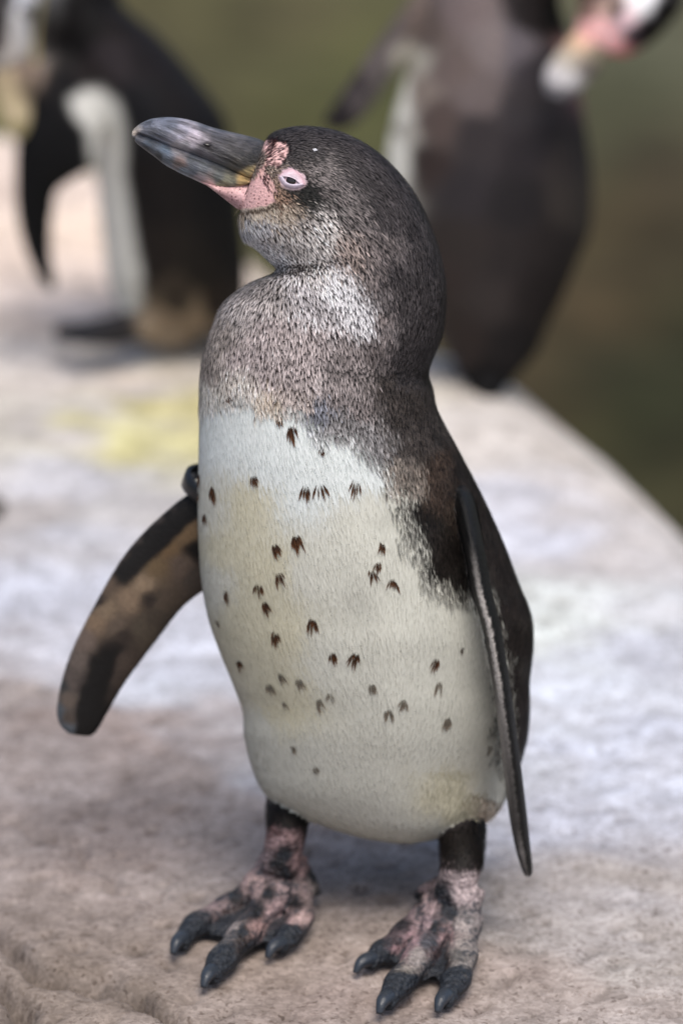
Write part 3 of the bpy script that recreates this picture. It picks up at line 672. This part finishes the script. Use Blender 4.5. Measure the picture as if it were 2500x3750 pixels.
# ---- bill
Z1 = lambda x, y: (440 + x / 1.96, 380 + y / 1.96)
bill_cols = [(200, 170, 84, 88, 98), (350, 150, 90, 95, 107), (450, 210, 140, 138, 150), (380, 240, 118, 118, 128), (560, 245, 190, 180, 190), (500, 255, 185, 175, 184), (600, 250, 150, 144, 150), (150, 220, 66, 70, 80), (95, 215, 190, 178, 164), (300, 230, 84, 88, 98), (600, 170, 76, 78, 86), (700, 210, 72, 72, 78), (850, 260, 78, 76, 78), (950, 290, 60, 58, 60), (990, 420, 18, 18, 20), (940, 425, 20, 20, 22), (965, 350, 26, 26, 28), (890, 415, 32, 32, 33), (1000, 340, 34, 33, 34), (900, 330, 46, 45, 46), (1010, 380, 18, 18, 20), (920, 390, 34, 34, 35), (630, 298, 16, 10, 12), (600, 330, 70, 68, 72), (700, 330, 66, 65, 68), (750, 380, 58, 58, 60), (860, 440, 58, 57, 52), (850, 350, 56, 55, 56), (400, 290, 130, 126, 128), (480, 290, 120, 118, 122),  # palest points halfway along the upper bill paint in a specular highlight
             (200, 290, 60, 70, 82), (330, 330, 72, 84, 97), (430, 420, 98, 84, 80), (330, 400, 84, 92, 102), (285, 395, 18, 20, 22), (190, 320, 18, 20, 23), (520, 480, 66, 71, 79), (600, 450, 80, 84, 88), (520, 400, 74, 78, 84), (700, 530, 84, 88, 86), (720, 470, 64, 66, 66), (800, 545, 104, 103, 86), (885, 540, 178, 150, 100), (800, 480, 66, 65, 58), (920, 480, 176, 158, 112), (960, 500, 196, 166, 124), (960, 545, 196, 158, 124), (740, 590, 120, 118, 94), (560, 540, 110, 100, 102), (640, 585, 150, 124, 120), (450, 490, 84, 92, 100), (110, 250, 70, 76, 84)]
KP = np.array([Z1(a, b) for a, b, *_ in bill_cols]); KC = lin([c[2:] for c in bill_cols]) * 1.25
def horn(name, rows, flat_top, n=140, ns=72, k=1.0):
    X = spline(rows, n); A = at_y(*(np.array(Z1(X[:, 0], X[:, 1]))), X[:, 4]); B_ = at_y(*(np.array(Z1(X[:, 2], X[:, 3]))), X[:, 4])
    C = (A + B_) / 2; ax = (A - C); d = unit(C - CAM); u = unit(ax); d = unit(d - (d * u).sum(1, keepdims=True) * u)
    th = np.linspace(0, 2 * math.pi, ns, endpoint=False); c, s = np.cos(th), np.sin(th)
    rings = np.empty((n, ns, 3))
    for i in range(n):
        q = np.where((c < 0) if flat_top else (c > 0), 2.0, 4.0)      # rounded outer side, squared at the gape line
        cc = np.sign(c) * np.abs(c) ** (2 / 2.0); ss = np.sign(s) * np.abs(s) ** (2 / q)
        t = i / (n - 1); groove = t ** 1.3 * (np.sin(th * 21 + 2.2 * math.sin(t * 7)) * .5 + np.sin(th * 34 + 5 * t + math.sin(t * 11)) * .4) * .035
        groove = groove + .02 * math.sin(t * 23) * np.sin(th * 5 + t * 9)
        rings[i] = C[i] + cc[:, None] * ax[i] + (ss * X[i, 5] * k * (1 + groove))[:, None] * d[i]
    v, f = ring_mesh(rings)
    col = idw(KP, KC, to_px(v) + 6 * np.stack([noise(v, 60, 95), noise(v, 60, 96)], -1), 4, 40)
    return mesh_obj(name, v, f, M['bill'], P0, True, col)
# rows: upper edge x y, lower edge x y (close-up px), depth plane, half width
horn('upper_mandible', [(86, 226, 96, 240, -.004, .0012), (90, 198, 108, 236, -.004, .0026), (112, 172, 128, 212, -.004, .0038), (160, 138, 170, 222, -.004, .0052), (230, 110, 245, 246, -.004, .0064), (330, 99, 330, 280, -.004, .0074), (430, 106, 440, 318, -.004, .0082), (540, 130, 540, 354, -.004, .0088),
     (660, 172, 660, 402, -.004, .0096), (780, 202, 770, 446, -.004, .0106), (900, 232, 860, 484, -.004, .0122), (1000, 262, 930, 510, -.004, .0140), (1060, 300, 985, 500, -.004, .0150), (1100, 350, 1030, 470, -.004, .0130)], False)
horn('lower_mandible', [(108, 240, 106, 262, -.004, .0018), (118, 204, 122, 284, -.004, .003), (170, 209, 165, 318, -.004, .0044), (245, 234, 240, 372, -.004, .0058), (330, 268, 320, 434, -.004, .0068), (440, 306, 430, 494, -.004, .0078), (540, 342, 530, 540, -.004, .0086),
     (660, 390, 640, 588, -.004, .0094), (770, 434, 735, 606, -.004, .0106), (860, 472, 815, 596, -.004, .0122), (930, 498, 890, 572, -.004, .0138), (985, 535, 950, 560, -.004, .0140)], True, k=.88)
# bare chin skin from the bill to the throat
X = spline([(540, 538, 560, 530, -.004, .004), (640, 592, 680, 560, -.004, .0075), (720, 650, 780, 560, -.004, .0105), (800, 712, 880, 540, -.004, .0135), (860, 752, 980, 540, -.004, .0165), (930, 760, 1060, 600, -.004, .0185), (1000, 740, 1100, 660, -.004, .018)], 60)
A = at_y(*np.array(Z1(X[:, 0], X[:, 1])), X[:, 4]); B_ = at_y(*np.array(Z1(X[:, 2], X[:, 3])), X[:, 4]); C = (A + B_) / 2; ax = A - C
d = unit(C - CAM); u = unit(ax); d = unit(d - (d * u).sum(1, keepdims=True) * u); th = np.linspace(0, 2 * math.pi, 48, endpoint=False)
rings = C[:, None] + np.cos(th)[None, :, None] * ax[:, None] + (np.sin(th)[None, :, None] * X[:, 5][:, None, None]) * d[:, None]
v, f = ring_mesh(rings); q = to_px(v)
ccol = idw([Z1(560, 540), Z1(700, 620), Z1(850, 600), Z1(1000, 580), Z1(800, 720), Z1(950, 700), Z1(1050, 680), Z1(900, 640), Z1(700, 655)], lin([(196, 156, 156), (222, 180, 178), (222, 182, 180), (226, 178, 174), (160, 124, 126), (196, 158, 160), (160, 118, 120), (216, 176, 178), (120, 90, 92)]), q, 3, 100)
mesh_obj('chin_skin', v, f, M['skin'], P0, True, ccol, {'pores': np.clip((q[:, 0] - Z1(640, 0)[0]) / 30, 0, 1)})
# nostril slit
nv = []
for t in np.linspace(0, 1, 7):
    px = Z1(590 + 75 * t, 288 + 14 * t); p = at_y(px[0], px[1], -.004); nv.append(p - unit(p - CAM) * .0088)
v, f = sweep(np.array(nv), .0009 * np.array([.4, .9, 1.2, 1.3, 1.2, .9, .4]), 10, .8)
mesh_obj('nostril', v, f, M['pupil'], P0)

# ---- eye
def zv(x, y): return ((900 + x / 3.92), (420 + y / 3.92))          # eye close-up px -> photo px
ec, en = on_body(*zv(650, 945))
vd = unit(ec - CAM)
def uv_sphere(c, r, nr=24, ns=32):
    ph = np.linspace(.02, math.pi - .02, nr); th = np.linspace(0, 2 * math.pi, ns, endpoint=False)
    g = np.stack([np.sin(ph)[:, None] * np.cos(th), np.sin(ph)[:, None] * np.sin(th), np.cos(ph)[:, None] * np.ones(ns)], -1) * r + c
    return ring_mesh(g)
v, f = uv_sphere(ec - en * .0056, .0062)
eye = mesh_obj('eye', v, f, M['eye'], P0)
pc, _n = on_body(*zv(630, 960))
fr = unit(pc - CAM)
v, f = uv_sphere(pc + fr * .0004, .0010, 12, 16)
mesh_obj('pupil', v, f, M['pupil'], eye)
def lid(name, outer, inner, c_out, c_in, hi):
    n = 50; O = spline(outer, n); I = spline(inner, n); m = 10; v = []; cc = []
    for i in range(n):
        for j in range(m):
            t = j / (m - 1); px = zv(*(O[i] * (1 - t) + I[i] * t)); p, nn = on_body(*px)
            v.append(p + en * (.0003 + hi * math.sin(math.pi * min(t * .62 + .02, 1))) * (1 if 0 < i < n - 1 else .6))
            cc.append(lin(c_out) * (1 - t) + lin(c_in) * t)
    v = np.array(v); back = v - en * .004 
    V2 = np.vstack([v, back]); F = []
    for i in range(n - 1):
        for j in range(m - 1):
            a = i * m + j; F.append((a, a + 1, a + m + 1, a + m)); k = n * m
            F.append((a + k, a + m + k, a + m + 1 + k, a + 1 + k))
    for i in range(n - 1):
        for j in (0, m - 1):
            a = i * m + j; F.append((a, a + m, a + m + n * m, a + n * m))
    mesh_obj(name, V2, F, M['lid'], eye, True, np.vstack([cc, cc]))
lid('upper_eyelid', [(470, 895), (500, 850), (560, 800), (640, 780), (730, 810), (800, 880), (840, 960), (850, 1015)], [(500, 895), (535, 890), (580, 888), (640, 900), (700, 925), (740, 955), (770, 985), (800, 1005)], (196, 160, 168), (216, 200, 210), .0012)
lid('lower_eyelid', [(470, 890), (485, 930), (520, 985), (580, 1035), (660, 1058), (740, 1055), (800, 1035), (850, 1010)], [(500, 890), (535, 893), (560, 930), (600, 975), (650, 995), (700, 998), (750, 993), (800, 1000)], (196, 176, 188), (218, 208, 222), .0013)

# ---- claws
for Q, rr, cl in toes:
    if not cl: continue
    d = unit(Q[-1] - Q[-4]); d[2] = 0; d = unit(d); s = Q[-2] + [0, 0, .002]
    pts = np.array([s - d * .004, s + d * .003 + [0, 0, .001], s + d * .007, s + d * .0105 - [0, 0, .004]]); pts[:, 2] = np.maximum(pts[:, 2], .0015)
    v, f = sweep(spline(pts, 14), np.linspace(1, .15, 14) ** .55 * .0050, 14, .9)
    mesh_obj('claw', v, f, M['claw'], P0)
# ---- bit of down on the crown
p, n = on_body(717 * V, 345 * V); D = unit(RT - .5 * UP); S = np.cross(n, D)
mesh_obj('down_fluff', np.array([p + n * .0012, p + D * .0015 + S * .0008 + n * .002, p + D * .0032 + n * .0026, p + D * .0015 - S * .0008 + n * .0012]), [(0, 1, 2, 3)], M['feather'], P0, False, np.tile(lin((205, 205, 210)), (4, 1)))

# ---- flipper band
bc = at_y(488 * V, 1117 * V, .037); bz = unit(np.array([.42, 0.0, 1.0]) + UP * .1 - FW * .25); bx = unit(np.cross([0, 1, 0], bz)); by = np.cross(bz, bx)
th = np.linspace(0, 2 * math.pi, 64, endpoint=False)
prof = [(1.0, -.0055), (1.06, -.0045), (1.07, 0), (1.06, .0045), (1.0, .0055), (.90, .005), (.88, 0), (.90, -.005)]
rings = np.array([[bc + bx * .0165 * k * math.cos(t) + by * .0150 * k * math.sin(t) + bz * h for k, h in prof] for t in th])
F = [(i * 8 + j, i * 8 + (j + 1) % 8, ((i + 1) % 64) * 8 + (j + 1) % 8, ((i + 1) % 64) * 8 + j) for i in range(64) for j in range(8)]
bo2 = mesh_obj('flipper_band', rings.reshape(-1, 3), F, M['band'])
tag(bo2, 'black ring band around the top of the outstretched flipper', 'band')

# ------------------------------------------------------------------ the two penguins behind
def back_penguin(loc, label, body, head, flippers, feet, bill, cmap, bcm, eye_px, dark_k=None, patches=()):
    b = Build()
    b.add(*loft(body, 120, 60)); b.add(*loft(head, 80, 48))
    for fl in flippers: b.add(*loft(fl, 60, 30))
    for pts, rad in feet:
        P = spline(np.array([at_y(x, y, Y) for x, y, Y in pts]), 24); P[:, 2] = np.maximum(P[:, 2], .010)
        b.add(*sweep(P, np.interp(np.linspace(0, 1, 24), np.linspace(0, 1, len(rad)), rad), 14, .8))
    me = remesh(b, .0035, 4); v, n, t = mesh_arrays(me)
    q = to_px(v) + 14 * np.stack([noise(v, 14, 101), noise(v, 14, 102)], -1)
    col = idw([c[:2] for c in cmap], alb([c[2:] for c in cmap]) * (1.0 if dark_k is None else dark_k), q, 7, 900)
    for poly, c in patches:
        a_ = np.clip(in_poly(q, poly) / 30 + .5, 0, 1)[:, None] * (((n * unit(v - CAM)).sum(1) < .2)[:, None]); col = col * (1 - a_) + lin(c) * a_
    hid = np.clip(((n * unit(v - CAM)).sum(1) - .1) / .2, 0, 1)[:, None]; col = col * (1 - hid) + lin((120, 116, 110)) * hid * .6 + lin((60, 54, 50)) * hid * .4
    root = empty('penguin', loc); tag(root, label, 'penguin')
    finish('body', me, M['plumage'], root, True, col)
    v, f = loft(bill, 40, 28); c = idw([c[:2] for c in bcm], lin([c[2:] for c in bcm]), to_px(v), 4, 200)
    mesh_obj('bill', v, f, M['plumage'], root, True, c)
    p = at_y(*eye_px); v, f = uv_sphere(p, .0055, 14, 18); mesh_obj('eye', v, f, M['eye'], root)

Yl = 1.13
back_penguin(tuple(at_z(600, 1225, 0)), 'dark-backed penguin in side view with drooping black flipper and white flank, head bowed', 
    [(330, -330, 420, -330, Yl, .02, .02), (240, -280, 480, -290, Yl, .045, .045), (180, -150, 450, -170, Yl, .055, .055), (158, 0, 440, 0, Yl, .062, .062), (140, 130, 580, 128, Yl, .07, .07), (150, 260, 690, 255, Yl, .075, .075), (230, 370, 795, 385, Yl, .08, .08), (335, 500, 835, 470, Yl, .082, .082),
     (355, 640, 868, 640, Yl, .084, .084), (365, 780, 885, 790, Yl, .085, .085), (378, 900, 897, 900, Yl, .083, .083), (395, 1030, 905, 1020, Yl, .078, .078), (430, 1120, 890, 1120, Yl, .066, .066), (500, 1180, 850, 1190, Yl, .05, .05), (600, 1205, 780, 1215, Yl, .03, .03)],
    [(420, -330, 440, -150, Yl, .04, .04), (330, -420, 300, -180, Yl, .045, .045), (180, -430, 190, -200, Yl - .01, .045, .045), (-40, -360, 130, -160, Yl - .03, .042, .042), (-160, -200, 140, -60, Yl - .06, .038, .038), (-180, -20, 140, 40, Yl - .08, .034, .034), (-150, 120, 128, 120, Yl - .085, .030, .030), (-90, 220, 115, 220, Yl - .085, .022, .022), (-30, 290, 80, 300, Yl - .085, .012, .012)],
    [[(300, 140, 420, 330, Yl - .04, .02, .02), (130, 230, 360, 520, Yl - .075, .016, .016), (90, 360, 345, 610, Yl - .085, .013, .013), (62, 510, 270, 660, Yl - .09, .011, .011), (54, 640, 215, 700, Yl - .09, .010, .010), (57, 765, 197, 785, Yl - .09, .009, .009), (83, 893, 190, 910, Yl - .09, .008, .008), (128, 1000, 203, 1010, Yl - .09, .007, .007), (170, 1062, 206, 1064, Yl - .09, .004, .004)]],
    [([(540, 1130, Yl - .03), (470, 1190, Yl - .045), (360, 1212, Yl - .05), (200, 1218, Yl - .055)], (.022, .016, .014, .009)), ([(540, 1150, Yl - .03), (480, 1200, Yl - .05), (400, 1224, Yl - .065), (260, 1234, Yl - .075)], (.020, .015, .013, .008)),
     ([(680, 1140, Yl), (660, 1200, Yl), (620, 1222, Yl - .02), (500, 1222, Yl - .03)], (.024, .02, .016, .010)), ([(800, 1100, Yl + .03), (850, 1180, Yl + .03), (880, 1215, Yl + .02)], (.03, .02, .01))],
    [(-70, 180, 110, 200, Yl - .087, .014, .014), (-40, 280, 125, 280, Yl - .09, .013, .013), (-15, 360, 118, 380, Yl - .092, .012, .012), (5, 430, 115, 440, Yl - .094, .010, .010), (25, 480, 95, 490, Yl - .095, .006, .006), (50, 505, 75, 508, Yl - .096, .002, .002)],
    [(330, 50, 27, 25, 25), (250, 150, 25, 23, 24), (450, 60, 36, 31, 30), (550, 220, 40, 36, 38), (420, 220, 58, 52, 55), (200, 300, 28, 26, 28), (330, 300, 48, 42, 42), (650, 330, 36, 33, 34), (500, 400, 32, 32, 36), (700, 500, 34, 33, 36), (600, 700, 32, 28, 28), (800, 700, 30, 29, 30), (560, 950, 44, 38, 36), (750, 1000, 40, 36, 34), (850, 900, 34, 32, 32), (650, 1120, 66, 58, 52), (620, 1170, 150, 134, 116), (720, 1170, 140, 124, 106), (800, 1120, 48, 40, 36),
     (130, 420, 24, 24, 27), (100, 600, 18, 19, 21), (220, 560, 20, 20, 22), (110, 800, 16, 17, 19), (150, 950, 16, 17, 19), (280, 560, 24, 24, 26), (250, 330, 26, 25, 27),
     (300, 1215, 52, 52, 56), (430, 1200, 50, 48, 50), (200, 1225, 62, 62, 66), (600, 1220, 158, 142, 122), (700, 1210, 150, 134, 114), (880, 1215, 40, 36, 34),
     (60, -100, 190, 192, 198), (90, 0, 196, 198, 204), (85, 60, 214, 213, 214), (75, 130, 216, 212, 209), (55, 190, 205, 198, 192), (0, 80, 40, 30, 28), (-60, 100, 34, 28, 27), (0, 150, 56, 36, 34), (135, 60, 90, 90, 90), (150, 120, 50, 46, 46), (20, 0, 70, 66, 66), (10, -60, 60, 56, 56), (-100, -100, 30, 28, 28), (150, -250, 30, 28, 28), (90, 260, 140, 124, 112)],
    [(90, 250, 140, 122, 110), (110, 280, 128, 112, 98), (20, 260, 180, 162, 132), (40, 350, 184, 168, 136), (60, 420, 196, 180, 148), (60, 480, 170, 158, 118), (100, 330, 110, 98, 82)],
    (100, 40, Yl - .118), None,
    [([(255, 360), (300, 325), (370, 325), (420, 380), (452, 470), (462, 600), (462, 720), (478, 830), (505, 930), (530, 1020), (528, 1110), (480, 1140), (380, 1140), (360, 1020), (370, 890), (345, 770), (340, 640), (325, 490), (280, 430)], (205, 204, 198))])

Yr = 1.02
back_penguin(tuple(at_z(1800, 1380, 0)), 'brown-grey penguin seen from behind, one flipper lifted, turning its pink-faced head to preen',
    [(1760, -320, 1980, -320, Yr, .02, .02), (1660, -230, 2040, -240, Yr, .05, .05), (1590, -110, 2050, -110, Yr, .065, .065), (1555, 0, 2050, 0, Yr, .072, .072), (1525, 130, 2070, 130, Yr, .078, .078), (1490, 260, 2085, 270, Yr, .082, .082), (1450, 400, 2105, 400, Yr, .085, .085), (1420, 540, 2128, 540, Yr, .086, .086), (1410, 714, 2150, 714, Yr, .086, .086),
     (1430, 893, 2130, 893, Yr, .084, .084), (1490, 1071, 2066, 1071, Yr - .002, .078, .078), (1570, 1190, 2010, 1180, Yr - .008, .068, .068), (1640, 1290, 1965, 1290, Yr - .014, .052, .052), (1680, 1370, 1895, 1372, Yr - .025, .034, .034), (1728, 1440, 1840, 1440, Yr - .045, .020, .020), (1765, 1492, 1802, 1492, Yr - .055, .008, .008)],
    [(1760, -300, 1800, -60, Yr, .04, .04), (1950, -360, 1960, -120, Yr, .046, .046), (2150, -360, 2080, -110, Yr - .02, .046, .046), (2350, -280, 2110, -40, Yr - .04, .044, .044), (2480, -120, 2120, 10, Yr - .06, .041, .041), (2500, 10, 2110, 50, Yr - .07, .037, .037), (2400, 140, 2110, 80, Yr - .075, .030, .030), (2300, 200, 2110, 120, Yr - .078, .021, .021), (2230, 200, 2125, 140, Yr - .08, .012, .012)],
    [[(1680, -60, 1640, 130, Yr, .02, .02), (1540, -40, 1545, 150, Yr - .01, .016, .016), (1450, 60, 1490, 210, Yr - .012, .013, .013), (1368, 170, 1430, 290, Yr - .012, .011, .011), (1290, 280, 1370, 380, Yr - .012, .009, .009), (1215, 385, 1300, 460, Yr - .012, .007, .007), (1172, 446, 1220, 485, Yr - .012, .004, .004)],
     [(1990, 0, 2060, 40, Yr + .02, .02, .02), (2050, 250, 2110, 260, Yr + .03, .03, .03), (2090, 450, 2140, 455, Yr + .03, .03, .03), (2115, 650, 2165, 655, Yr + .03, .03, .03), (2110, 820, 2160, 825, Yr + .03, .025, .025), (2100, 930, 2130, 932, Yr + .03, .012, .012)]],
    [([(1750, 1150, Yr + .02), (1740, 1260, Yr + .03), (1700, 1310, Yr + .06)], (.02, .014, .012)), ([(1880, 1150, Yr + .02), (1900, 1250, Yr + .05), (1930, 1268, Yr + .08)], (.02, .014, .012))],
    [(2310, 205, 2110, 110, Yr - .08, .016, .016), (2230, 190, 2075, 150, Yr - .085, .014, .014), (2200, 240, 2035, 200, Yr - .088, .013, .013), (2165, 290, 2000, 250, Yr - .09, .011, .011), (2120, 330, 1992, 300, Yr - .092, .009, .009), (2070, 365, 2000, 345, Yr - .094, .004, .004)],
    [(1700, 50, 112, 100, 98), (1800, 150, 116, 106, 104), (1650, 250, 104, 92, 88), (1750, 350, 104, 94, 92), (1900, 150, 100, 94, 98), (1950, 50, 40, 36, 36), (2020, 60, 22, 20, 20), (1980, 250, 62, 58, 62), (1900, 400, 62, 58, 60), (1950, 550, 52, 48, 50), (1750, 500, 62, 57, 58), (1600, 450, 88, 76, 72), (1560, 600, 62, 52, 50), (1700, 700, 56, 52, 54), (1900, 750, 46, 43, 44), (2050, 600, 62, 56, 54), (2100, 750, 66, 60, 56),
     (1700, 900, 56, 50, 48), (1850, 950, 52, 47, 46), (2000, 900, 50, 45, 44), (1600, 1000, 58, 50, 48), (1800, 1100, 58, 52, 50), (1950, 1100, 46, 41, 40), (1700, 1250, 56, 48, 46), (1850, 1280, 40, 37, 37), (1780, 1400, 24, 23, 24), (1780, 1450, 18, 18, 19), (1550, 100, 100, 88, 82), (1520, 330, 120, 108, 100),
     (1500, 220, 150, 145, 134), (1470, 330, 196, 194, 184), (1440, 420, 205, 203, 194), (1420, 520, 205, 203, 194), (1425, 580, 190, 188, 180), (1470, 480, 150, 146, 138),
     (1420, 120, 90, 82, 80), (1370, 200, 92, 84, 84), (1300, 300, 62, 56, 58), (1230, 400, 44, 40, 42), (1330, 380, 84, 78, 78), (1390, 280, 92, 86, 84),
     (2150, 120, 220, 168, 162), (2200, 90, 222, 172, 168), (2250, 150, 220, 168, 166), (2270, 190, 190, 110, 108), (2230, 30, 160, 136, 124), (2150, 40, 120, 96, 86), (2290, 70, 210, 180, 184), (2340, 20, 210, 208, 208), (2370, -20, 206, 206, 208), (2310, 120, 60, 56, 62), (2360, 100, 34, 30, 30), (2430, 40, 24, 20, 18), (2400, 120, 24, 20, 18), (2450, -60, 24, 20, 18), (2200, -60, 40, 34, 32), (2100, -60, 24, 22, 22), (2300, -150, 28, 25, 25)],
    [(2150, 130, 222, 172, 162), (2250, 160, 216, 164, 162), (2110, 160, 200, 170, 140), (2180, 200, 150, 140, 118), (2080, 220, 186, 176, 160), (2040, 280, 204, 200, 200), (2080, 290, 214, 210, 208), (2150, 250, 120, 112, 106), (2020, 340, 120, 118, 122), (2080, 350, 120, 118, 120)],
    (2260, 20, Yr - .112), 1.6)

# ------------------------------------------------------------------ small stone by the left margin
def stone(px, py, r, label):
    p = at_z(px, py, 0); v, f = uv_sphere(np.zeros(3), 1.0, 18, 24)
    v = v * (1 + .16 * noise(v, .35, 111))[:, None] * np.array([r, r * .8, r * .6]) + p + [0, 0, r * .32]
    o = mesh_obj('stone', v, f, M['stone']); tag(o, label, 'stone')
stone(-45, 1880, .014, 'small dark grey stone lying on the pale rock')
for o in SC.objects:
    if o.name.startswith('penguin.') or o.name == 'penguin': o['group'] = 'penguins standing on the rock'
